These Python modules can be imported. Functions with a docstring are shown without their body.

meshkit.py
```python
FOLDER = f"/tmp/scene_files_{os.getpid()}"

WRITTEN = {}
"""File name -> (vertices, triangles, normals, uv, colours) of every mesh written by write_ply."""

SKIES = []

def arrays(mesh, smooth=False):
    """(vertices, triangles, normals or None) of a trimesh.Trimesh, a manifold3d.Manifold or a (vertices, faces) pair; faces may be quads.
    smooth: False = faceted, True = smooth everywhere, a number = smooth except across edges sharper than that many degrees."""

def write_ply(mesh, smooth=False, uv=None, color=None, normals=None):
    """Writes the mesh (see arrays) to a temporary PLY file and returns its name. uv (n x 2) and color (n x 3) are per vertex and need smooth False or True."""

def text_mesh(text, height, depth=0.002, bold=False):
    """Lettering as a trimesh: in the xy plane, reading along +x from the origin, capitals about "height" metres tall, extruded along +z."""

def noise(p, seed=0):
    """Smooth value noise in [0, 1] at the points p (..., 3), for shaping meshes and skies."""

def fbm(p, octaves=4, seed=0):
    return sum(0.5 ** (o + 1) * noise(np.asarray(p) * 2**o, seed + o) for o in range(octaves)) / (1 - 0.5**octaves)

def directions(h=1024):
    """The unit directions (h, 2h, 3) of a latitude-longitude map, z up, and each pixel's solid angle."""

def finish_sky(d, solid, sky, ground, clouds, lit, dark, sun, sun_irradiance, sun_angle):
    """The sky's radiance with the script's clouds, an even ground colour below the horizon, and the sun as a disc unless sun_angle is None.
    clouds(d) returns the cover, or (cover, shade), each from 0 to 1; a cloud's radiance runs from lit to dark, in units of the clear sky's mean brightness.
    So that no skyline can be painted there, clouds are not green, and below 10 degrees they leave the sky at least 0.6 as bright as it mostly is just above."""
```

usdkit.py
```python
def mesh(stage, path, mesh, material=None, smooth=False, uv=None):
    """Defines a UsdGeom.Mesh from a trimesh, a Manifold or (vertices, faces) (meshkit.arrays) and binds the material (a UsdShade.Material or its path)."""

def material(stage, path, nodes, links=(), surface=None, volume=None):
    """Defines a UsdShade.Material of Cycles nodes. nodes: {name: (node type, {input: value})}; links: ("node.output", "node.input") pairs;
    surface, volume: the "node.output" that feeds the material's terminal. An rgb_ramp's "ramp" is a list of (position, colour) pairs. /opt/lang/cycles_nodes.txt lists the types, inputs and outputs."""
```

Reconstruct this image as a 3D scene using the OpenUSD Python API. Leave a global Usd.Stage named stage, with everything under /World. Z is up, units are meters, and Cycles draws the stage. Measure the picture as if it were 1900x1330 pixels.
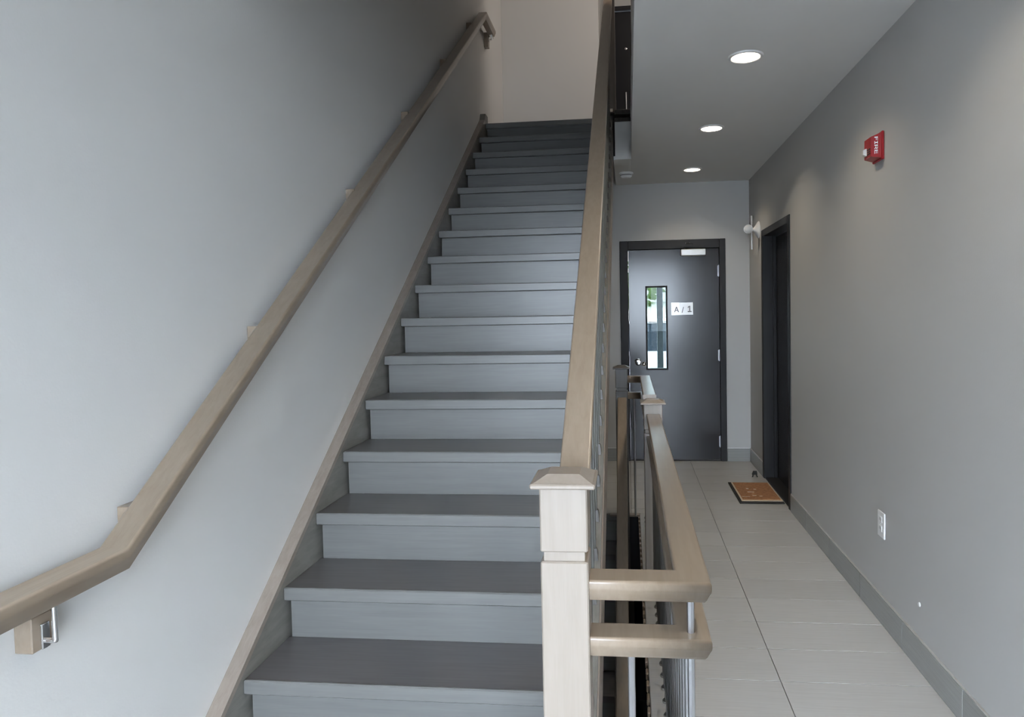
import math, random
import numpy as np, trimesh, usdkit, meshkit
from pxr import Usd, UsdGeom, UsdLux, UsdShade, Gf, Sdf, Vt
random.seed(7); rng = np.random.default_rng(7)

stage = Usd.Stage.CreateInMemory()
UsdGeom.SetStageUpAxis(stage, 'Z'); UsdGeom.SetStageMetersPerUnit(stage, 1.0)
UsdGeom.Xform.Define(stage, '/World')

# ------------------------------------------------------------------ camera
CAM = np.array([1.18044, -1.90600, 1.46890]); YAW, PITCH, ROLL = 0.10298, 0.039645, -0.019246
FPX, CX, CY = 1259.845, 1036.28, 627.56
cam = UsdGeom.Camera.Define(stage, '/World/camera')
f = np.array([-math.sin(YAW)*math.cos(PITCH), math.cos(YAW)*math.cos(PITCH), -math.sin(PITCH)])
r = np.array([math.cos(YAW), math.sin(YAW), 0.0]); u = np.cross(r, f)
c_, s_ = math.cos(ROLL), math.sin(ROLL)
r, u = r*c_+u*s_, -r*s_+u*c_
cam.AddTransformOp().Set(Gf.Matrix4d(*r, 0, *u, 0, *(-f), 0, *CAM, 1))
AP = 36.0
cam.CreateHorizontalApertureAttr(AP); cam.CreateVerticalApertureAttr(AP*1330/1900)
cam.CreateFocalLengthAttr(FPX/1900*AP)
cam.CreateHorizontalApertureOffsetAttr(-(CX-950)/1900*AP)
cam.CreateVerticalApertureOffsetAttr((CY-665)/1900*AP)
cam.CreateClippingRangeAttr(Gf.Vec2f(0.02, 500))
cam.CreateExposureAttr(0.0)

# ------------------------------------------------------------------ daylight: an even, thinly overcast sky
dome = UsdLux.DomeLight.Define(stage, '/World/sky')
dome.CreateIntensityAttr(7.2); dome.CreateColorAttr(Gf.Vec3f(0.84, 0.93, 1.10))
POT = 430.0          # the downlights' emission
POT_COLOR = (1.0, 0.86, 0.66)
UPPER = 125.0

# ------------------------------------------------------------------ helpers
used = {}
def numbered(parent, name):
    k = used.get((parent, name), 0); used[(parent, name)] = k+1
    return f'{parent}/{name}' if k == 0 else f'{parent}/{name}_{k:03d}'
def P(o): return '/World' if o is None else (o if isinstance(o, str) else str(o.GetPath()))
def tag(o, label=None, category=None, group=None, kind=None):
    for k, v in (('label', label), ('category', category), ('group', group), ('kind', kind)):
        if v: o.SetCustomDataByKey(k, v)
    return o
def obj(name, mesh, material, parent=None, smooth=False, **t):
    pr = usdkit.mesh(stage, numbered(P(parent), name), mesh, material, smooth).GetPrim()
    return tag(pr, **t)
def thing(name, label, category, loc=(0, 0, 0), group=None, kind=None, parent=None):
    x = UsdGeom.Xform.Define(stage, numbered(P(parent), name)); x.AddTranslateOp().Set(Gf.Vec3d(*map(float, loc)))
    return tag(x.GetPrim(), label, category, group, kind)
def copy_of(src, loc, label=None, group=None):
    was = src.GetCustomData()
    x = UsdGeom.Xform.Define(stage, numbered('/World', src.GetName()))
    x.GetPrim().GetReferences().AddInternalReference(src.GetPath())
    x.ClearXformOpOrder(); op = x.GetPrim().GetAttribute('xformOp:translate')
    x.SetXformOpOrder([UsdGeom.XformOp(op)]); op.Set(Gf.Vec3d(*map(float, loc)))
    x.GetPrim().SetInstanceable(True)
    return tag(x.GetPrim(), label or was.get('label'), was.get('category'), group or was.get('group'))
cat = trimesh.util.concatenate
def box(x0, x1, y0, y1, z0, z1, b=0.0):
    x0, x1, y0, y1, z0, z1 = min(x0,x1), max(x0,x1), min(y0,y1), max(y0,y1), min(z0,z1), max(z0,z1)
    if b <= 0:
        m = trimesh.creation.box([x1-x0, y1-y0, z1-z0]); m.apply_translation([(x0+x1)/2, (y0+y1)/2, (z0+z1)/2]); return m
    pts = []
    for i, sx in ((x0, 1), (x1, -1)):
        for j, sy in ((y0, 1), (y1, -1)):
            for k, sz in ((z0, 1), (z1, -1)):
                pts += [(i+sx*b, j+sy*b, k), (i+sx*b, j, k+sz*b), (i, j+sy*b, k+sz*b)]
    return trimesh.convex.convex_hull(np.array(pts))
def hull(pts): return trimesh.convex.convex_hull(np.array(pts, float))
def extrude_x(poly, x0, x1):
    """A polygon in (y, z) extruded along x."""
    from shapely.geometry import Polygon
    m = trimesh.creation.extrude_polygon(Polygon(poly), x1-x0, engine='earcut')
    v = m.vertices.copy(); m.vertices = np.stack([v[:, 2]+x0, v[:, 0], v[:, 1]], 1)
    m.fix_normals(); return m
def wall_with_holes(axis, a0, a1, t0, t1, z0, z1, holes):
    """A wall slab; along axis 'x' or 'y' from a0 to a1, thickness t0..t1, with rectangular holes (a, b, za, zb)."""
    from shapely.geometry import box as sb
    s = sb(a0, z0, a1, z1)
    for h in holes: s = s.difference(sb(h[0], h[2], h[1], h[3]))
    ms = []
    for g in getattr(s, 'geoms', [s]):
        m = trimesh.creation.extrude_polygon(g, t1-t0, engine='earcut'); v = m.vertices.copy()
        m.vertices = np.stack([v[:, 0], v[:, 2]+t0, v[:, 1]] if axis == 'x' else [v[:, 2]+t0, v[:, 0], v[:, 1]], 1)
        m.fix_normals(); ms.append(m)
    return cat(ms)
def sweep(profile, path, closed_caps=True):
    """Sweeps a convex profile of (side, up) points along a polyline with mitred corners."""
    path = np.asarray(path, float); pr = np.asarray(profile, float); n = len(pr)
    d = np.diff(path, axis=0); d /= np.linalg.norm(d, axis=1, keepdims=True)
    side = np.cross(d, [0, 0, 1.0]); side /= np.linalg.norm(side, axis=1, keepdims=True); up = np.cross(side, d)
    rings = []
    for i in range(len(path)):
        k = min(i, len(d)-1)
        base = path[i] + pr[:, :1]*side[k] + pr[:, 1:]*up[k]
        if 0 < i < len(path)-1:
            nrm = d[i-1]+d[i]; nrm /= np.linalg.norm(nrm)
            base = path[i] + pr[:, :1]*side[i-1] + pr[:, 1:]*up[i-1]
            t = ((path[i]-base) @ nrm)/(d[i-1] @ nrm)
            base = base + t[:, None]*d[i-1]
        rings.append(base)
    v = np.vstack(rings); F = []
    for i in range(len(path)-1):
        for j in range(n):
            a, b = i*n+j, i*n+(j+1) % n
            F += [(a, b, b+n), (a, b+n, a+n)]
    for j in range(1, n-1):
        F.append((0, j+1, j)); e = (len(path)-1)*n; F.append((e, e+j, e+j+1))
    m = trimesh.Trimesh(v, F, process=False); m.fix_normals(); return m
def rod(p, q, rad, n=10):
    return trimesh.creation.cylinder(rad, segment=[p, q], sections=n)
def lathe(profile, n=24, at=(0, 0, 0), axis='z'):
    m = trimesh.creation.revolve(np.array(profile, float), sections=n)
    v = m.vertices.copy()
    if axis == 'y': v = np.stack([v[:, 0], v[:, 2], -v[:, 1]], 1)      # +z of the profile goes to +y
    if axis == '-y': v = np.stack([v[:, 0], -v[:, 2], v[:, 1]], 1)
    if axis == '-x': v = np.stack([-v[:, 2], v[:, 1], v[:, 0]], 1)
    m.vertices = v + np.array(at); m.fix_normals(); return m
def ball(rad, at, k=2, s=(1, 1, 1)):
    m = trimesh.creation.icosphere(k, rad); m.vertices = m.vertices*np.array(s) + np.array(at); return m

# ------------------------------------------------------------------ materials
L = '/World/Looks'; UsdGeom.Scope.Define(stage, L)
def plain(name, color, rough=0.5, metal=0.0, spec=0.5, coat=0.0, vary=0.06, scale=6.0, bump=0.0, bump_scale=80.0, stretch=(1, 1, 1)):
    lo = tuple(c*(1-vary) for c in color); hi = tuple(min(1, c*(1+vary)) for c in color)
    nodes = {'tc': ('texture_coordinate', {}), 'mp': ('mapping', {'scale': tuple(s*scale for s in stretch)}),
             'n': ('noise_texture', {'scale': 1.0, 'detail': 4.0}), 'rm': ('rgb_ramp', {'ramp': [(0.25, lo), (0.75, hi)]}),
             'p': ('principled_bsdf', {'roughness': rough, 'metallic': metal, 'specular_ior_level': spec, 'coat_weight': coat})}
    links = [('tc.object', 'mp.vector'), ('mp.vector', 'n.vector'), ('n.fac', 'rm.fac'), ('rm.color', 'p.base_color')]
    if bump:
        nodes['n2'] = ('noise_texture', {'scale': bump_scale, 'detail': 3.0}); nodes['b'] = ('bump', {'strength': bump, 'distance': 0.002})
        links += [('tc.object', 'n2.vector'), ('n2.fac', 'b.height'), ('b.normal', 'p.normal')]
    return usdkit.material(stage, f'{L}/{name}', nodes, links, surface='p.BSDF')
def grained(name, a, b, rough=0.4, axis=(1, 14, 14), scale=5.0, coat=0.0, spec=0.5):
    nodes = {'tc': ('texture_coordinate', {}), 'mp': ('mapping', {'scale': tuple(scale*x for x in axis)}),
             'n': ('noise_texture', {'scale': 1.0, 'detail': 6.0, 'roughness': 0.6, 'distortion': 0.4}),
             'rm': ('rgb_ramp', {'ramp': [(0.3, a), (0.7, b)]}), 'bu': ('bump', {'strength': 0.15, 'distance': 0.001}),
             'p': ('principled_bsdf', {'roughness': rough, 'coat_weight': coat, 'coat_roughness': .25, 'specular_ior_level': spec})}
    return usdkit.material(stage, f'{L}/{name}', nodes, [('tc.object', 'mp.vector'), ('mp.vector', 'n.vector'), ('n.fac', 'rm.fac'),
        ('rm.color', 'p.base_color'), ('n.fac', 'bu.height'), ('bu.normal', 'p.normal')], surface='p.BSDF')
def emitter(name, color, strength):
    return usdkit.material(stage, f'{L}/{name}', {'e': ('emission', {'color': color, 'strength': strength})}, [], surface='e.emission')
M = {}
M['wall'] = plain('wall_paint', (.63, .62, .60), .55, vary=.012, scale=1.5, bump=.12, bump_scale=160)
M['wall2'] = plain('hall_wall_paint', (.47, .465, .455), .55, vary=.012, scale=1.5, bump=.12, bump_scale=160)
M['ceil'] = plain('ceiling_paint', (.74, .735, .72), .7, vary=.01, bump=.15, bump_scale=120)
M['grout'] = plain('grout', (.20, .195, .185), .9, vary=.05, scale=30)
TILE = [grained(f'floor_tile_{k}', (.445*t, .437*t, .425*t), (.495*t, .487*t, .475*t), .32, (2.2, 60, 1), 2.0) for k, t in enumerate((1.0, .97, 1.03))]
BASE = [grained(f'base_tile_{k}', (.27*t, .275*t, .265*t), (.31*t, .315*t, .305*t), .3, (1, 2.2, 60), 2.0) for k, t in enumerate((1.0, .94, 1.05))]
M['step'] = grained('grey_step_wood', (.132, .132, .126), (.152, .152, .145), .3, (2.2, 40, 40), 2.0, spec=.6)
M['tread'] = grained('dark_tread_wood', (.10, .094, .095), (.122, .115, .116), .32, (2.2, 40, 12), 2.0, spec=.6)
M['stringer'] = grained('grey_stringer_wood', (.14, .135, .12), (.21, .20, .18), .45, (30, 3, 14), 2.0)
M['cap'] = grained('stringer_cap_wood', (.22, .18, .15), (.28, .235, .20), .4, (30, 3, 14), 2.0)
M['oak'] = grained('greige_rail_wood', (.225, .170, .122), (.27, .21, .155), .42, (30, 2.5, 14), 2.0, spec=.5, coat=.7)
M['post'] = grained('greige_post_wood', (.255, .213, .175), (.29, .245, .205), .38, (30, 30, 2), 2.0, coat=.1)
M['postd'] = grained('dark_post_wood', (.06, .055, .05), (.09, .08, .07), .4, (30, 30, 2), 2.0)
M['steel'] = plain('satin_steel', (.55, .56, .58), .32, metal=1.0, vary=.03)
M['chrome'] = plain('chrome', (.75, .75, .76), .12, metal=1.0, vary=.01)
M['alu'] = plain('brushed_aluminium', (.66, .66, .65), .4, metal=.6, vary=.02)
M['dark'] = plain('charcoal_door_paint', (.022, .023, .027), .15, vary=.08, scale=3, spec=.45)
M['frame'] = plain('charcoal_frame_paint', (.016, .016, .018), .5, vary=.06, scale=4, spec=.3)
M['white'] = plain('white_plastic', (.80, .80, .80), .35, vary=.01)
M['black'] = plain('black_rubber', (.015, .014, .014), .7, vary=.1, scale=40)
M['ink'] = plain('grey_print', (.22, .22, .23), .6, vary=.05)
M['paper'] = plain('white_laminate', (.88, .89, .89), .2, vary=.005, spec=1.0, coat=1.0)
M['red'] = plain('red_plastic', (.30, .007, .012), .3, vary=.03)
M['lens'] = plain('strobe_lens', (.72, .72, .70), .12, vary=.02)
M['coir'] = plain('coir_pile', (.36, .17, .075), .95, vary=.28, scale=45, bump=.6, bump_scale=260)
M['cream'] = plain('cream_mat_edge', (.62, .50, .38), .9, vary=.1, scale=60)
M['dsteel'] = plain('dark_steel', (.20, .20, .19), .4, metal=.8, vary=.03)
M['trim'] = grained('dark_well_trim', (.05, .048, .045), (.085, .08, .075), .4, (30, 2.5, 14), 2.0)
M['lower'] = plain('lower_wall_paint', (.40, .35, .31), .6, vary=.02)
M['soffit'] = plain('stair_soffit', (.07, .07, .07), .8, vary=.05)
M['glow'] = emitter('downlight_glow', POT_COLOR, POT)
M['uglow'] = emitter('landing_glow', (1.0, .9, .82), UPPER)
M['reflector'] = plain('lamp_reflector', (.82, .82, .80), .25, metal=.6, vary=.01)
M['tint'] = usdkit.material(stage, f'{L}/tinted_glass', {'t': ('transparent_bsdf', {'color': (.40, .44, .43)}), 'g': ('glossy_bsdf', {'roughness': 0.02, 'color': (1, 1, 1)}),
    'f': ('fresnel', {'IOR': 1.2}), 'm': ('mix_closure', {})}, [('f.fac', 'm.fac'), ('t.BSDF', 'm.closure1'), ('g.BSDF', 'm.closure2')], surface='m.closure')
M['glass'] = usdkit.material(stage, f'{L}/window_glass', {'t': ('transparent_bsdf', {'color': (.96, .98, .97)}), 'g': ('glossy_bsdf', {'roughness': 0.02, 'color': (1, 1, 1)}),
    'f': ('fresnel', {'IOR': 1.45}), 'm': ('mix_closure', {})}, [('f.fac', 'm.fac'), ('t.BSDF', 'm.closure1'), ('g.BSDF', 'm.closure2')], surface='m.closure')
M['asphalt'] = plain('asphalt', (.22, .22, .22), .9, vary=.2, scale=8)
M['carwhite'] = plain('car_paint', (.80, .81, .82), .2, vary=.01, coat=.6)
M['carglass'] = plain('car_glass', (.03, .04, .05), .06, vary=.05)
M['leaf'] = plain('foliage', (.10, .17, .03), .6, vary=.5, scale=9)
M['bark'] = plain('bark', (.12, .09, .06), .9, vary=.3, scale=20)
M['siding'] = plain('pale_siding', (.72, .72, .62), .7, vary=.05)
M['roof'] = plain('roof_shingle', (.20, .19, .18), .9, vary=.2, scale=10)
M['teal'] = plain('dark_teal_paint', (.018, .045, .048), .5, vary=.1)
M['fence'] = plain('grey_fence_boards', (.06, .06, .075), .8, vary=.2, scale=5)

# ------------------------------------------------------------------ measurements
XL, XR = -0.045, 2.33            # faces of the left and right wall
YE, YF = 4.70, -3.30             # end wall, glazed front
ZC, ZU = 2.67, 3.055             # hall ceiling, upper floor
RUN, RISE, Z1 = 0.2544, 0.18, 0.367
SL = RISE/RUN
def nose(k): return (k-2)*RUN, Z1+(k-2)*RISE     # step k's nosing edge (step 2 is the lowest whole one in view)
YN0 = -.480
XS0, XS1 = 1.030, 1.078          # outer stringer
XW = 1.255                       # hall side of the stairwell opening
YW0, YW1 = -0.43, 2.95
NTOP = 17
YT = nose(NTOP)[0]
YUP = 3.58                       # front edge of the upper floor beside the stair

# ------------------------------------------------------------------ structure: shell
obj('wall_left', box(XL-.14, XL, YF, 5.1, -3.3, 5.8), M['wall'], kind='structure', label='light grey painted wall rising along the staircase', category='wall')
DY0, DY1, DZ = 3.13, 4.03, 2.07
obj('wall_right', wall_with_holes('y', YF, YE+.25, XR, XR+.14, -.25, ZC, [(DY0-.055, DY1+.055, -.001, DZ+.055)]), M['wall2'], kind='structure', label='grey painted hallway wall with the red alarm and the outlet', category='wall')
DX0, DX1 = 1.19, 2.045           # end door leaf
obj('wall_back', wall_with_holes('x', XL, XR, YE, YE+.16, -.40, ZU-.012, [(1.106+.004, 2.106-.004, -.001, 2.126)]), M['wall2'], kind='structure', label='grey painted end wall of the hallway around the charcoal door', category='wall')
obj('wall_front', wall_with_holes('x', XL-.14, XR+.14, YF-.16, YF, -.3, 5.8, [(XL+.02, XR-.02, 0.0, 2.45)]), M['wall'], kind='structure', label='painted front wall around the glazed entrance', category='wall')
obj('ceiling_entrance', box(XL, 1.2215, YF, .30, ZC, ZU-.012), M['ceil'], kind='structure', label='painted ceiling over the entrance in front of the stairs', category='ceiling')
fl = thing('ceiling_fascia', 'grey painted edge of the upper floor beside the stair head', 'fascia', kind='structure')
obj('fascia_board', box(1.0955, 1.2215, YUP, YUP+.02, ZC, ZU-.09), M['ceil'], fl)
obj('soffit', box(XS1+.004, 1.2215, YUP+.02, YE, ZC, ZC+.03), M['ceil'], fl)
obj('edge_trim', box(1.0955, 1.235, YUP-.018, YUP+.03, ZU-.035, ZU+.002, .003), M['trim'], fl)
obj('edge_trim', box(1.0955, 1.235, YUP-.008, YUP+.03, ZU-.088, ZU-.06, .003), M['trim'], fl)
obj('floor_upper', cat([box(XL, XS0, YT+.30, 6.5, ZU-.20, ZU), box(XS0, 2.6, YUP+.03, 6.5, ZU-.012, ZU), box(1.236, 2.6, 1.6, YUP+.03, ZU-.012, ZU)]), M['tread'], kind='structure', label='dark floor of the upper landing', category='floor')
obj('wall_upper_back', cat([box(XL, .93, 4.94, 5.1, ZU-.01, 5.8), box(.85, .93, 5.1, 6.5, ZU-.01, 5.8)]), M['wall'], kind='structure', label='pale painted wall at the head of the stairs', category='wall')
obj('wall_upper_right', box(1.236, 1.36, YF, YUP-.02, ZU-.012, 5.8), M['wall'], kind='structure', label='painted wall above the hallway ceiling beside the stairwell', category='wall')
obj('wall_upper_far', wall_with_holes('x', .93, 2.7, 6.35, 6.5, ZU, 5.8, [(1.0, 1.80, ZU, 5.07)]), M['wall'], kind='structure', label='upper corridor wall around the dark apartment door', category='wall')
obj('wall_upper_end', box(1.36, 2.6, 1.5, 1.6, ZU, 5.8), M['wall'], kind='structure', label='near end wall of the upper corridor', category='wall')
obj('wall_upper_side', box(2.6, 2.7, 1.6, 6.35, ZU, 5.8), M['wall'], kind='structure', label='right wall of the upper corridor', category='wall')
obj('ceiling_upper', box(XL-.14, 2.7, YF-.16, 6.5, 5.75, 5.9), M['ceil'], kind='structure', label='ceiling above the stairwell', category='ceiling')

# floor: bed plus single tiles, a dark trim round the stairwell opening
TX = [(-.60, XL), ]
fl = thing('floor', 'pale grey porcelain tile floor of the hallway', 'floor', kind='structure')
bed = cat([box(XL, XR, YF, YW0-.02, -.40, -.007), box(XW+.10, XR, YW0-.02, YE, -.40, -.007), box(XL, XW+.10, YW1+.004, YE, -.40, -.007), box(XW, XW+.10, YW0-.02, YW1+.004, -.40, -.013),
           box(XL, XS0, YW0-.02, .35, -.40, -.007)])
obj('screed', bed, M['grout'], fl)
TW, TD, JW = .575, .2575, .0035
Y0 = 1.038 - 40*TD
cols = [XR - .01 - TW*k for k in range(6)]       # joints at x = 1.755, 1.18, ...
tiles = 0
for j in range(60):
    a, b = Y0+j*TD+JW/2, Y0+(j+1)*TD-JW/2
    for k in range(5):
        x1, x0 = 1.755+TW-TW*k - JW/2, 1.755-TW*k + JW/2
        for (rx0, rx1, ry0, ry1) in ((XL, XR, YF, YW0-.02), (XW+.10, XR, YW0-.02, YE), (XL, XW+.10, YW1+.03, YE)):
            c0, c1, e0, e1 = max(x0, rx0), min(x1, rx1), max(a, ry0), min(b, ry1)
            if c1-c0 > .02 and e1-e0 > .02:
                obj('tile', box(c0, c1, e0, e1, -.007, rng.uniform(-.0004, 0), .0006), TILE[rng.integers(3)], fl); tiles += 1
t = thing('stairwell_trim', 'tile nosing and dark fascia round the stairwell opening', 'trim', kind='structure')
obj('edging', box(XW-.014, XW+.10, YW0-.02, YW1+.02, -.013, .003, .003), TILE[1], t)
obj('fascia', box(XW-.010, XW, YW0, YW1+.004, -.40, -.014), M['frame'], t)
obj('fascia', box(XS1, XW-.011, YW1-.006, YW1+.004, -.40, -.014), M['frame'], t)
obj('edging', box(XS1-.05, XW-.0145, YW1-.022, YW1+.030, -.013, .003, .003), M['cap'], t)
for i in range(38):
    y = YN0+.09*(i+.5)
    if y < YW1-.03: obj('bracket', box(XW-.026, XW-.0145, y-.021, y+.021, -.030, -.001, .003), M['oak'], t)

# baseboard of single tiles
def baseboard(name, label, axis, spans, face, joints):
    t = thing(name, label, 'baseboard', kind='structure')
    k = 0
    for s0, s1 in spans:
        cuts = [s0] + sorted(q for q in joints if s0+.03 < q < s1-.03) + [s1]
        for a, b in zip(cuts[:-1], cuts[1:]):
            a2, b2 = a+.0015, b-.0015
            m = box(face-.011, face-.0005, a2, b2, 0, .124, .0015) if axis == 'y' else box(a2, b2, face-.011, face-.0005, 0, .124, .0015)
            obj('base_tile', m, BASE[k % 3], t); k += 1
        m = box(face-.008, face-.0005, s0, s1, .124, .129) if axis == 'y' else box(s0, s1, face-.008, face-.0005, .124, .129)
        obj('edge_strip', m, M['alu'], t)
baseboard('baseboard_right', 'grey tile baseboard along the right hallway wall', 'y', [(YF+.02, DY0-.06), (DY1+.06, YE-.012)], XR, [2.645-.5265*i for i in range(-5, 14)])
baseboard('baseboard_back', 'grey tile baseboard beside the charcoal end door', 'x', [(XL+.02, 1.104), (2.108, XR-.012)], YE, [.2, .73])

# ------------------------------------------------------------------ end door
d1 = thing('door_1', 'charcoal end door with a narrow window and silver closer', 'door', kind='structure')
fr = thing('frame', None, None, parent=d1)
for x0, x1 in ((1.106, DX0-.004), (DX1+.004, 2.106)):
    obj('jamb', cat([box(x0, x1, YE-.012, YE+.165, 0, 2.13, .003)]), M['frame'], fr)
obj('head', box(DX0-.004, DX1+.004, YE-.012, YE+.165, 2.045, 2.13, .003), M['frame'], fr)
for x0, x1, z0, z1 in ((DX0-.0035, DX0+.014, .0, 2.0445), (DX1-.014, DX1+.0035, .0, 2.0445), (DX0+.014, DX1-.014, 2.028, 2.0445)):
    obj('stop', box(x0, x1, YE+.052, YE+.075, z0, z1, .001), M['frame'], fr)
obj('threshold', box(1.1105, 2.1015, YE+.001, YE+.1645, -.006, .010, .003), M['frame'], d1)
GX0, GX1, GZ0, GZ1 = 1.352, 1.552, .890, 1.690
YD = YE+.006
obj('leaf', wall_with_holes('x', DX0, DX1, YD, YD+.044, .012, 2.041, [(GX0, GX1, GZ0, GZ1)]), M['dark'], d1)
b = thing('glazing_bead', None, None, parent=d1)
for (x0, x1, z0, z1) in ((GX0-.005, GX0+.010, GZ0-.005, GZ1+.005), (GX1-.010, GX1+.005, GZ0-.005, GZ1+.005), (GX0+.010, GX1-.010, GZ0-.005, GZ0+.010), (GX0+.010, GX1-.010, GZ1-.010, GZ1+.005)):
    obj('bead', box(x0, x1, YD-.008, YD+.052, z0, z1, .003), M['frame'], b)
obj('pane', box(GX0+.002, GX1-.002, YD+.020, YD+.026, GZ0+.002, GZ1-.002), M['tint'], d1)
kb = obj('knob', lathe([(0, 0), (.034, 0), (.034, .006), (.014, .010), (.012, .030), (.026, .040), (.030, .055), (.022, .068), (0, .070)], 24, (1.270, YD, .965), '-y'), M['chrome'], d1, smooth=40)
obj('thumb_turn', cat([lathe([(0, 0), (.020, 0), (.020, .008), (.012, .014), (0, .014)], 20, (1.326, YD, .945), '-y'), box(1.318, 1.334, YD-.034, YD-.012, .938, .952, .004)]), M['chrome'], d1, smooth=40)
for z in (1.826, 1.02, .19):
    obj('hinge', cat([rod((DX1-.003, YD-.010, z-.055), (DX1-.003, YD-.010, z+.055), .0065), box(DX1-.014, DX1-.004, YD-.004, YD+.001, z-.05, z+.05)]), M['steel'], d1, smooth=40)
cl = obj('closer', box(1.685, 1.918, YD-.058, YD, 1.972, 2.036, .006), M['alu'], d1, label='silver closer box at the door top')
obj('closer_arm', cat([rod((1.72, YE-.035, 2.037), (1.72, YE-.035, 2.062), .008), box(1.69, 1.90, YE-.045, YE-.030, 2.058, 2.066), box(1.74, 1.80, YE-.03, YE-.012, 2.062, 2.09, .003)]), M['frame'], cl)
for x in (1.735, 1.772):
    obj('screw', ball(.006, (x, YE-.013, 2.095), 1), M['chrome'], d1)
sg = thing('door_sign', 'white paper sign reading A / 1 on the charcoal door', 'sign', (1.593, YD, 1.412))
obj('sheet', box(0, .206, -.003, -.0004, 0, .119), M['paper'], sg)
for ch, x, h in (('A', .024, .050), ('/', .096, .045), ('1', .146, .056)):
    m = meshkit.text_mesh(ch, h, .0006, bold=True); v = m.vertices.copy(); m.vertices = np.stack([v[:, 0]+x, -.0032-v[:, 2], v[:, 1]+.028], 1); m.fix_normals()
    obj('letter', m, M['ink'], sg)

# ------------------------------------------------------------------ side doorway
d2 = thing('door_2', 'dark side doorway in the right wall behind the doormat', 'door', kind='structure')
fr = thing('frame', None, None, parent=d2)
for y0, y1 in ((DY0-.055, DY0), (DY1, DY1+.055)):
    obj('jamb', box(XR-.010, XR+.165, y0, y1, 0, DZ+.055, .003), M['frame'], fr)
obj('head', box(XR-.010, XR+.165, DY0, DY1, DZ, DZ+.055, .003), M['frame'], fr)
for y0, y1 in ((DY0+.0005, DY0+.014), (DY1-.014, DY1-.0005)):
    obj('stop', box(XR+.075, XR+.10, y0, y1, 0, DZ-.001, .002), M['frame'], fr)
obj('leaf', box(XR+.105, XR+.149, DY0+.004, DY1-.004, .012, DZ-.004, .002), M['dark'], d2)
obj('threshold', box(XR+.002, XR+.16, DY0+.001, DY1-.001, -.006, .011, .003), M['frame'], d2)

# ------------------------------------------------------------------ upper landing door
d3 = thing('door_3', 'black upper floor door seen past the stair head', 'door', kind='structure')
for x0, x1 in ((1.0, 1.045), (1.755, 1.80)): obj('jamb', box(x0, x1, 6.33, 6.46, ZU, 5.07, .003), M['frame'], d3)
obj('head', box(1.045, 1.755, 6.33, 6.46, 5.02, 5.07, .003), M['frame'], d3)
obj('leaf', box(1.05, 1.75, 6.37, 6.41, ZU+.01, 5.016), M['dark'], d3)
obj('weather_strip', box(1.0455, 1.0495, 6.36, 6.375, ZU+.01, 5.016), M['alu'], d3)
obj('peephole', lathe([(0, 0), (.016, 0), (.014, .010), (0, .012)], 16, (1.20, 6.37, 4.58), '-y'), M['chrome'], d3, smooth=40)
obj('pull_handle', cat([rod((1.195, 6.335, 3.74), (1.195, 6.335, 4.06), .009), rod((1.195, 6.335, 3.78), (1.195, 6.37, 3.78), .006), rod((1.195, 6.335, 4.02), (1.195, 6.37, 4.02), .006)]), M['steel'], d3, smooth=40)

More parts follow.
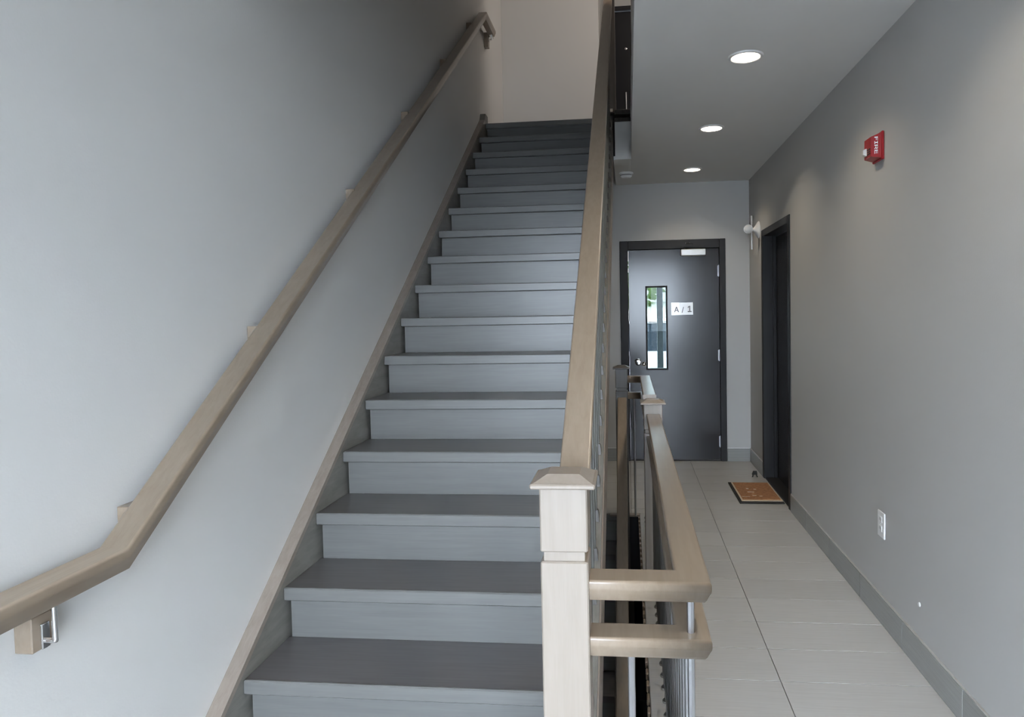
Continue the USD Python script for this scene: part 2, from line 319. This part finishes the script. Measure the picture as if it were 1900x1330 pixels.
# ------------------------------------------------------------------ glazed entrance behind the camera
wn = thing('window_1', 'glazed entrance wall letting daylight into the stair hall', 'window', kind='structure')
for x in (XL+.02, .72, 1.62, XR-.07): obj('mullion', box(x, x+.05, YF-.12, YF-.04, .0, 2.45, .004), M['frame'], wn)
for z in (0.0, 2.12, 2.40): obj('rail', box(XL+.07, XR-.07, YF-.115, YF-.045, z, z+.05, .004), M['frame'], wn)
for x0, x1 in ((XL+.07, .72), (.77, 1.62), (1.67, XR-.07)):
    for z0, z1 in ((.05, 2.12), (2.17, 2.40)):
        obj('pane', box(x0, x1, YF-.083, YF-.077, z0, z1), M['glass'], wn)

# ------------------------------------------------------------------ the staircase
st = thing('staircase', 'grey stained wooden staircase climbing between the wall and balustrade', 'staircase')
for k in range(1, NTOP+1):
    y, z = nose(k); z0 = 0.0 if k == 1 else nose(k-1)[1]
    if k < NTOP:
        tr = obj('tread', box(.001, XS0-.001, y+.012, y+RUN+.032, z-.040, z, .001), M['tread'], st)
    else:
        tr = obj('tread', box(.001, XS0-.001, y+.012, y+.295, z-.040, z, .001), M['tread'], st)
    obj('nosing', box(.0005, XS0-.0005, y, y+.0118, z-.043, z+.0015, .004), M['step'], tr)
    obj('riser', box(.012, XS0-.001, y+.030, y+.046, z0+.0005, z-.041), M['step'], st)
ya, yb = nose(1)[0]-.16, YT+.10
def band(y0, y1, lo, hi): return [(y0, lo+SL*y0), (y1, lo+SL*y1), (y1, hi+SL*y1), (y0, hi+SL*y0)]
pl = [(ya, 0), (-.02, 0.0), (YT+.12, -.02+SL*(YT+.12)), (YT+.12, ZU+.10), (YT+.02, ZU+.10), (yb-.14, .385+SL*(yb-.14)), (ya, .385+SL*ya)]
sl = obj('stringer', extrude_x(pl, XL+.0005, 0), M['stringer'], st)
obj('stringer_cap', extrude_x(band(ya, YT-.02, .385, .408), XL+.0005, .002), M['cap'], sl)
pl = [(-.425, 0), (-.02, 0), (YT+.05, -.0+SL*(YT+.05)), (YT+.05, .42+SL*YT), (-.425, .42+SL*-.425)]
obj('end_trim', box(XL+.0005, XL+.016, YT+.121, YT+.150, ZU+.0005, ZU+.125), M['white'], st)
sr = obj('stringer', extrude_x(pl, XS0, XS1-.008), M['stringer'], st)
obj('skirt_board', extrude_x([(-.425, 0.001), (0, 0.001), (YT+.05, SL*(YT+.05)), (YT+.05, .30+SL*YT), (-.425, .30+SL*-.425)], XS1-.008, XS1), M['cap'], sr)
obj('stringer_cap', extrude_x(band(-.425, YT+.02, .42, .44), XS0-.006, XS1), M['stringer'], sr)
obj('soffit', extrude_x([(.36, -.05+SL*.36), (YT, -.05+SL*YT), (YT, -.02+SL*YT), (.36, -.02+SL*.36)], 0, XS0), M['soffit'], st)

# ------------------------------------------------------------------ rails
PW, PH = .0365, .046
_half = [(.0300+.0065*math.sin(t), -.0065+.0065*math.cos(t)) for t in np.linspace(0, math.pi/2, 6)]
_half += [(.0365, -.016), (.0355, -.021), (.0330, -.026), (.0270, -.040), (.0230, -PH)]
PROF = _half + [(-x, y) for x, y in reversed(_half)]
def post(parent, x, y, z0, zcap, mat, w=.0495, collar=True, label=None):
    parts = [box(x-w, x+w, y-w, y+w, z0, zcap-.155, .003)]
    if collar: parts += [box(x-w+.007, x+w-.007, y-w+.007, y+w-.007, zcap-.157, zcap-.133), box(x-w, x+w, y-w, y+w, zcap-.135, zcap, .003)]
    else: parts = [box(x-w, x+w, y-w, y+w, z0, zcap, .003)]
    o = obj('newel_post', cat(parts), mat, parent, label=label)
    c = w+.018
    cap = cat([box(x-c, x+c, y-c, y+c, zcap, zcap+.011, .003), hull([(x+i*(c-.006), y+j*(c-.006), zcap+.011) for i in (-1, 1) for j in (-1, 1)] + [(x+i*(c-.034), y+j*(c-.034), zcap+.025) for i in (-1, 1) for j in (-1, 1)])])
    obj('post_cap', cap, mat, o)
    return o
XN, YN = 1.041, -.480
XH = 1.050
sb = thing('stair_railing', 'stair balustrade with broad pale newel post and sloping wooden handrail', 'railing')
post(sb, XN, YN, 0.0, 1.106, M['post'])
HR = 1.335
obj('handrail', sweep(PROF, [(XH, YN+.0497, HR+SL*(YN+.0497)), (XH, YT-.03, HR+SL*(YT-.03))]), M['oak'], sb, smooth=30)
post(sb, 1.076, YT+.03, ZU-.36, ZU+1.03, M['postd'], w=.030, collar=False, label='slim dark newel at the stair head')
nb = int((YT-.15+.30)/(RUN/2))
for i in range(nb):
    y = -.33+i*RUN/2
    zb, zt = .441+SL*y, HR+SL*y-.055
    bl = obj('baluster', rod((XH+.006, y, zb-.004), (XH+.006, y, zt+.008), .0075, 8), M['dsteel'], sb, smooth=40)
    obj('shoe', hull([(XH+.006+i2*.014, y+j*.014, zb+SL*j*.014+.0005) for i2 in (-1, 1) for j in (-1, 1)] + [(XH+.006+i2*.010, y+j*.010, zb+.030) for i2 in (-1, 1) for j in (-1, 1)]), M['postd'], bl)

gr = thing('guard_railing', 'two-rail wooden guard with steel balusters round the stairwell opening', 'railing')
XG, ZG, ZM = 1.3055, .908, .788
Y2, Y3, X3 = 1.812, 2.955, 1.126
XG2, ZG2, ZM2 = 1.290, 1.003, .888
post(gr, XG, Y2, .006, .958, M['post'])
post(gr, X3, Y3-.04, -.41, 1.055, M['postd'], w=.0425, label='dark stained newel post')
for z, z2, nm in ((ZG, ZG2, 'top_rail'), (ZM, ZM2, 'mid_rail')):
    obj(nm, sweep(PROF, [(XN+.0497, YN, z), (XG, YN, z), (XG, Y2-.0497, z)]), M['oak'], gr, smooth=30)
    obj(nm, sweep(PROF, [(XG2, Y2+(.030 if z == ZG else .0497), z2), (XG2, Y3-.04, z2), (X3+.0427, Y3-.04, z2)]), M['oak'], gr, smooth=30)
def gbal(x, y, z0, z1): return obj('baluster', rod((x, y, z0), (x, y, z1), .0078, 8), M['steel'], gr, smooth=40)
gbal(1.176, YN, .002, ZM-PH+.003)
gbal(XG-.004, YN, .004, ZM-PH+.003)
gbal(XG-.004, YN, ZM-.003, ZG-PH+.003)
y = YN+.09; i = 0
while y < Y3-.06:
    if abs(y-Y2) > .075:
        xb, zt, zm = (XG-.004, ZG, ZM) if y < Y2 else (XG2-.004, ZG2, ZM2)
        bl = gbal(xb, y, .0035, zm-PH+.003)
        obj('shoe', lathe([(0, 0), (.016, 0), (.016, .008), (.0085, .016), (0, .016)], 10, (xb, y, .0035)), M['steel'], bl, smooth=40)
        if i % 8 == 7: gbal(xb, y, zm-.003, zt-PH+.003)
    y += .09; i += 1
gbal(1.212, Y3-.04, .0035, ZM2-PH+.003)

# ------------------------------------------------------------------ wall handrail
wr = thing('wall_handrail', 'long wooden handrail on the left wall above the stairs', 'handrail')
XWR, HW = .020, 1.317
yb0, yt0 = (.957-HW)/SL, (3.952-HW)/SL
obj('rail', sweep([(a, b*1.15) for a, b in PROF], [(XWR, -1.62, .957), (XWR, yb0, .957), (XWR, yt0, 3.952), (XWR, 4.10, 3.952)]), M['oak'], wr, smooth=30)
for (yc, zt) in ((-.672, .880), (-.388, 1.022), (.198, 1.440), (1.012, 2.022), (1.790, 2.580), (2.62, 3.165), (3.42, 3.735), (4.085, 3.925), (-1.35, .880)):
    bk = obj('backing_block', box(XL+.0005, XL+.040, yc-.028, yc+.028, zt-.072 if yc < 4 else zt-.125, zt, .002), M['oak'], wr)
    zr = (.957 if yc < yb0 else min(HW+SL*yc, 3.952)) - PH*1.15*(1.0 if (yc < yb0 or yc > yt0) else math.sqrt(1+SL*SL))
    zp = zt-.045
    br = cat([box(XL+.040, XL+.046, yc-.010, yc+.010, zp-.026, zp+.026, .002), rod((XL+.045, yc, zp-.010), (XWR, yc, zp-.010), .0055), ball(.0058, (XWR, yc, zp-.010), 1)])
    if zr-.001 > zp-.010: br = cat([br, rod((XWR, yc, zp-.010), (XWR, yc, zr+.002), .0055)])
    sl_ = 0 if (yc < yb0 or yc > yt0) else SL
    br = cat([br, hull([(XWR+a*.013, yc+b_*.045, zr+sl_*b_*.045-c2) for a in (-1, 1) for b_ in (-1, 1) for c2 in (0, .004)])])
    obj('bracket', br, M['chrome'], bk, smooth=40)

# ------------------------------------------------------------------ lower flight and lower level, seen through the gap
lw = thing('floor_lower', 'dark lower level floor under the stairwell', 'floor', kind='structure')
obj('slab', box(XL, 2.4, -2.4, 6.0, -3.3, -3.07), M['tread'], lw)
obj('wall_lower_back', box(XL, 2.4, 5.9, 6.0, -3.07, -.40), M['lower'], kind='structure', label='dim lower level end wall', category='wall')
obj('wall_lower_left', box(XL-.14, XL, 5.1, 6.0, -3.3, -.40), M['lower'], kind='structure', label='lower level wall beside the dim staircase', category='wall')
obj('wall_lower_right', box(1.9, 2.0, -2.4, 5.9, -3.07, -.41), M['lower'], kind='structure', label='dim lower level side wall', category='wall')
obj('wall_lower_front', box(XL, 1.9, -2.4, -2.3, -3.07, -.41), M['lower'], kind='structure', label='lower level wall below the entrance', category='wall')
d4 = thing('door_4', 'charcoal lower level door glimpsed down the stairwell', 'door', kind='structure')
obj('leaf', box(1.20, 1.88, 5.86, 5.90, -3.06, -.50), M['dark'], d4)
l2 = thing('lower_staircase', 'dim lower staircase running down under the upper flight', 'staircase')
for k in range(17):
    yy, zz = YW1-.03-k*RUN, -k*RISE
    if k: obj('tread', box(.02, 1.07, yy-.03, yy+RUN-.012, zz-.04, zz-.001), M['tread'], l2)
    obj('riser', box(.02, 1.07, yy-.005, yy+.010, zz-RISE+.0005, zz-.042), M['step'], l2)
obj('stringer', extrude_x([(YW1-.06, -.40), (YW1-.06, -.10), (YW1-.06-16*RUN, -16*RISE-.06), (YW1-.06-16*RUN, -16*RISE-.36)], 1.072, 1.15), M['trim'], l2)
rl = thing('lower_railing', 'lower handrail sloping down from the dark newel into the stairwell', 'railing')
LH, XLR = .855-SL*(Y3-.0827), 1.128
obj('handrail', sweep([(a*.88, b) for a, b in PROF], [(XLR, Y3-.0827, LH+SL*(Y3-.0827)), (XLR, -1.2, LH+SL*-1.2)]), M['oak'], rl, smooth=30)
for i in range(31):
    y = Y3-.16-i*RUN/2
    obj('baluster', rod((XLR-.004, y, -.10+SL*(y-YW1+.06)-.01), (XLR-.004, y, LH+SL*y-.05), .0075, 8), M['dsteel'], rl, smooth=40)

# ------------------------------------------------------------------ ceiling fittings
def downlight(x, y, label):
    t = thing('ceiling_light', label, 'ceiling light', (x, y, ZC), 'recessed downlights in the hallway ceiling')
    obj('trim_ring', lathe([(.066, -.0005), (.066, -.006), (.070, -.009), (.080, -.007), (.084, -.0005), (.066, -.0005)], 40), M['white'], t, smooth=40)
    obj('reflector', lathe([(.066, -.004), (.060, .030), (.044, .062), (.040, .064)], 40), M['reflector'], t, smooth=40)
    obj('lamp', lathe([(0, .046), (.025, .047), (.040, .052), (.040, .066), (0, .066)], 32), M['glow'], t, smooth=40)
    return t
# the ceiling needs a real hole for each can
import manifold3d as m3
def man(tm): return m3.Manifold(m3.Mesh(np.asarray(tm.vertices, np.float32), np.asarray(tm.faces, np.uint32)))
POTS = ((1.757, 1.468), (1.750, 2.748), (1.746, 4.085))
cm = man(box(1.222, XR, YF, YE, ZC, ZU-.012))
for x, y in POTS + ((1.757, .17), (1.757, -1.12), (1.757, -2.40)): cm = cm - m3.Manifold.cylinder(.09, .068, .068, 40).translate((x, y, ZC-.01))
obj('ceiling', cm, M['ceil'], kind='structure', label='smooth painted hallway ceiling with three downlights', category='ceiling')
dl = downlight(*POTS[0], 'round recessed downlight nearest the camera of three in the hallway ceiling')
for k, y in enumerate((.17, -1.12, -2.40)): copy_of(dl, (1.757, y, ZC), ('recessed downlight over the foot of the stairs', 'recessed downlight above the entrance floor', 'recessed downlight next to the glazed entrance')[k])
copy_of(dl, (*POTS[1], ZC), 'middle recessed downlight of the three in the hallway ceiling')
copy_of(dl, (*POTS[2], ZC), 'farthest recessed downlight, beside the smoke detector near the end door')
sd = thing('smoke_detector', 'round white smoke detector on the ceiling near the end wall', 'smoke detector', (1.180, 4.135, ZC))
obj('base', lathe([(0, 0), (.062, 0), (.062, -.012), (0, -.012)], 32), M['white'], sd, smooth=40)
obj('chamber', lathe([(0, -.012), (.052, -.012), (.050, -.030), (.036, -.044), (0, -.046)], 32), M['white'], sd, smooth=40)
obj('vent', lathe([(.0515, -.018), (.0522, -.020), (.0512, -.026), (.0505, -.024), (.0515, -.018)], 32), M['ink'], sd, smooth=40)

copy_of(dl, (1.62, 3.4, -.41), 'recessed downlight in the lower level ceiling under the hallway')
# landing lamp above the stair head
ul = thing('landing_lamp', 'round ceiling lamp over the upper corridor', 'ceiling light', (2.05, 3.28, 5.75))
obj('base', lathe([(0, 0), (.17, 0), (.17, -.02), (0, -.02)], 32), M['white'], ul, smooth=40)
obj('shade', lathe([(0, -.02), (.16, -.02), (.15, -.06), (.09, -.09), (0, -.10)], 32), M['uglow'], ul, smooth=40)

# ------------------------------------------------------------------ things on the right wall
fa = thing('fire_alarm', 'red fire alarm horn strobe high on the right wall', 'fire alarm', (XR, 1.352, 2.118))
obj('back_plate', box(-.012, -.0003, -.060, .060, 0.004, .130, .003), M['red'], fa)
obj('body', hull([(-.012, -.054, .012), (-.012, .054, .012), (-.012, -.054, .124), (-.012, .054, .124), (-.050, -.034, .022), (-.050, .050, .022), (-.050, -.034, .110), (-.050, .050, .110)]), M['red'], fa)
obj('strobe', hull([(-.0495, .018, .036), (-.0495, .046, .036), (-.0495, .018, .070), (-.0495, .046, .070), (-.064, .024, .042), (-.064, .040, .042), (-.064, .024, .064), (-.064, .040, .064)]), M['lens'], fa)
obj('grille', cat([box(-.0525, -.0495, -.026, .010, z, z+.004) for z in (.036, .046, .056)]), M['black'], fa, kind='stuff')
tx = meshkit.text_mesh('FIRE', .0135, .0008, bold=True); v = tx.vertices.copy()
w_ = v[:, 0].max()
# reads from inside the hall, running upward along the slanted near face
nrm = np.array([-.020/.0429, -.038/.0429, 0]); along = np.array([0, 0, -1.0]); upv = np.cross(nrm, along)
o0 = np.array([-.030, -.0450, .110]) + nrm*.0006
tx.vertices = o0 + v[:, :1]*1.9*along + (v[:, 1:2]-.007)*upv + v[:, 2:3]*nrm
tx.fix_normals()
obj('lettering', tx, M['white'], fa)
po = thing('power_outlet', 'white wall outlet low on the right wall', 'outlet', (XR, 1.320, .400))
obj('cover_plate', box(-.007, -.0003, -.040, .040, 0, .120, .002), M['white'], po)
for z in (.028, .070):
    rc = obj('receptacle', box(-.0095, -.006, -.017, .017, z, z+.030, .002), M['white'], po)
    obj('slot', cat([box(-.0099, -.0090, -.008, -.006, z+.010, z+.022), box(-.0099, -.0090, .006, .008, z+.010, z+.022)]), M['black'], rc)
obj('screw', ball(.003, (-.007, 0, .0625), 1), M['alu'], po)
wa = thing('wall_anchor', 'tiny white plug in the right wall above the baseboard', 'wall plug', (XR, .915, .262))
obj('plug', lathe([(0, 0), (.010, 0), (.008, .004), (0, .005)], 14, (-.0003, 0, 0), '-x'), M['white'], wa, smooth=40)
el = thing('emergency_light', 'small white emergency lamp on the wall by the dark doorway', 'emergency light', (XR, 4.235, 2.150))
obj('base', lathe([(0, 0), (.075, 0), (.070, .010), (.030, .035), (.014, .050), (0, .050)], 28, (-.0003, 0, 0), '-x'), M['white'], el, smooth=40)
obj('arm', rod((-.045, 0, 0), (-.068, -.012, 0), .009), M['white'], el, smooth=40)
hd = obj('lamp_head', cat([lathe([(0, -.028), (.020, -.026), (.034, -.010), (.040, .012), (.040, .018), (0, .018)], 28, (-.098, -.034, .004), '-y')]), M['white'], el, smooth=40)
obj('lens', lathe([(0, .0185), (.034, .0185), (.024, .024), (0, .027)], 24, (-.098, -.034, .004), '-y'), M['lens'], hd, smooth=40)
obj('conduit', cat([rod((-.060, .0, .045), (-.060, .0, .125), .009), rod((-.060, .0, -.045), (-.060, .0, -.170), .009), rod((-.060, 0, -.05), (-.060, 0, .05), .006)]), M['alu'], el, smooth=40)

# ------------------------------------------------------------------ floor things
mx0, mx1, my0, my1 = 1.992, 2.322, 3.245, 3.860
mat = thing('doormat', 'brown coir doormat with black rubber border by the dark doorway', 'doormat')
obj('rubber_base', box(mx0, mx1+.085, my0, my1, .0003, .008, .003) if False else box(mx0, mx1, my0, my1, .0003, .009, .003), M['black'], mat)
cx0, cx1, cy0, cy1 = mx0+.022, mx1-.006, my0+.045, my1-.020
obj('cream_edge', box(cx0, cx1, cy0, cy1, .009, .0125), M['cream'], mat)
obj('pile', box(cx0+.012, cx1-.010, cy0+.026, cy1-.026, .0125, .018, .002), M['coir'], mat)
for (x, y, w, h) in ((2.13, 3.42, .030, .018), (2.175, 3.40, .022, .014), (2.12, 3.52, .050, .022), (2.165, 3.60, .020, .020), (2.06, 3.38, .060, .010), (2.11, 3.62, .018, .030)):
    obj('print', box(x-w/2, x+w/2, y-h/2, y+h/2, .0178, .0188), M['cream'], mat)
ds = thing('doorstop', 'small dark floor doorstop behind the doormat', 'doorstop', (2.252, 4.085, 0))
obj('dome', cat([hull([(-.022, -.012, .020), (.022, -.012, .020), (.022, .012, .020), (-.022, .012, .020), (-.012, -.010, .050), (.018, -.010, .050), (.018, .010, .050), (-.012, .010, .050)]),
                 hull([(-.026, -.012, 0), (-.014, -.012, 0), (-.020, .012, 0), (-.010, -.010, .024), (-.018, -.010, .024), (-.012, .012, .024)]), hull([(.026, -.012, 0), (.014, -.012, 0), (.020, .012, 0), (.010, -.010, .024), (.018, -.010, .024), (.012, .012, .024)])]), M['black'], ds)

# ------------------------------------------------------------------ outdoors, seen through the door's window
obj('ground', cat([box(-30, 30, YE+.16, 60, -.45, -.15), box(-30, 30, -40, YF-.16, -.45, -.15)]), M['asphalt'], kind='structure', label='grey asphalt yard outside', category='ground')
obj('porch_step', box(XL, 2.6, YE+.165, 6.0, -.15, -.01, .01), M['grout'], kind='structure', label='concrete step outside the end door', category='step')
pp = thing('porch_post', 'dark teal post standing outside the door window', 'post', (1.530, 5.75, -.01))
obj('shaft', box(-.032, .032, -.032, .032, 0, 2.66, .003), M['teal'], pp)
obj('foot_plate', box(-.06, .06, -.06, .06, 0, .012, .002), M['teal'], pp)
car = thing('car', 'white sedan parked outside beyond the end door', 'car', (2.0, 9.6, -.15))
def side(poly, y0, y1):
    from shapely.geometry import Polygon
    m = trimesh.creation.extrude_polygon(Polygon(poly), y1-y0, engine='earcut'); v = m.vertices.copy()
    m.vertices = np.stack([v[:, 0], v[:, 2]+y0, v[:, 1]], 1); m.fix_normals(); return m
obj('body', cat([side([(-2.2, .28), (2.2, .28), (2.25, .55), (2.15, .82), (1.2, .95), (-1.3, .98), (-2.1, .90), (-2.25, .6)], -.85, .85)]), M['carwhite'], car)
obj('cabin', hull([(-1.5, s*.80, .97) for s in (-1, 1)] + [(1.2, s*.80, .94) for s in (-1, 1)] + [(-.8, s*.60, 1.42) for s in (-1, 1)] + [(.5, s*.60, 1.44) for s in (-1, 1)]), M['carglass'], car)
obj('roof', hull([(-.85, s*.62, 1.40) for s in (-1, 1)] + [(.55, s*.62, 1.42) for s in (-1, 1)] + [(-.7, s*.5, 1.47) for s in (-1, 1)] + [(.4, s*.5, 1.48) for s in (-1, 1)]), M['carwhite'], car)
for x in (-1.35, 1.35):
    for y in (-.80, .80):
        m = trimesh.creation.cylinder(.32, .22, sections=28); m.apply_transform(trimesh.transformations.rotation_matrix(math.pi/2, [1, 0, 0])); m.apply_translation([x, y, .32])
        w = obj('wheel', m, M['black'], car, smooth=40)
        m = trimesh.creation.cylinder(.20, .235, sections=20); m.apply_transform(trimesh.transformations.rotation_matrix(math.pi/2, [1, 0, 0])); m.apply_translation([x, y, .32])
        obj('rim', m, M['alu'], w, smooth=40)
fe = thing('fence', 'dark grey board fence behind the white car', 'fence', (2.0, 14.5, -.15))
for i in range(-9, 9): obj('board', box(i*.2, i*.2+.19, 0, .03, .05, 1.32), M['fence'], fe)
for z in (.35, 1.1): obj('rail', box(-1.8, 1.8, .03, .07, z, z+.08), M['fence'], fe)
ho = thing('house', 'pale house with a grey roof far beyond the fence', 'house', (2.2, 24.0, -.15))
obj('walls', box(-3.5, 3.5, 0, 6, 0, 1.9), M['siding'], ho)
obj('roof', extrude_x([(-.4, 1.9), (6.4, 1.9), (3, 2.6)], -3.8, 3.8), M['roof'], ho)
tr = thing('tree', 'leafy green tree behind the fence outside', 'tree', (1.55, 18.0, -.15))
obj('trunk', trimesh.creation.cone(.16, 3.2, sections=12), M['bark'], tr, smooth=40)
fol = []
for i in range(420):
    d = rng.normal(size=3); d /= np.linalg.norm(d); rr = .95*rng.uniform(.45, 1)**.5
    c = np.array([-.15, 0, 2.35]) + d*rr*np.array([.9, .8, .75])
    a = rng.normal(size=3); a /= np.linalg.norm(a); b2 = np.cross(a, rng.normal(size=3)); b2 /= np.linalg.norm(b2)
    s = rng.uniform(.09, .16)
    fol.append(trimesh.Trimesh([c-a*s, c+b2*s*.5, c+a*s, c-b2*s*.5, c+np.cross(a, b2)*s*.15], [(0, 1, 4), (1, 2, 4), (2, 3, 4), (3, 0, 4), (0, 3, 1), (1, 3, 2)], process=False))
obj('foliage', cat(fol), M['leaf'], tr, kind='stuff')
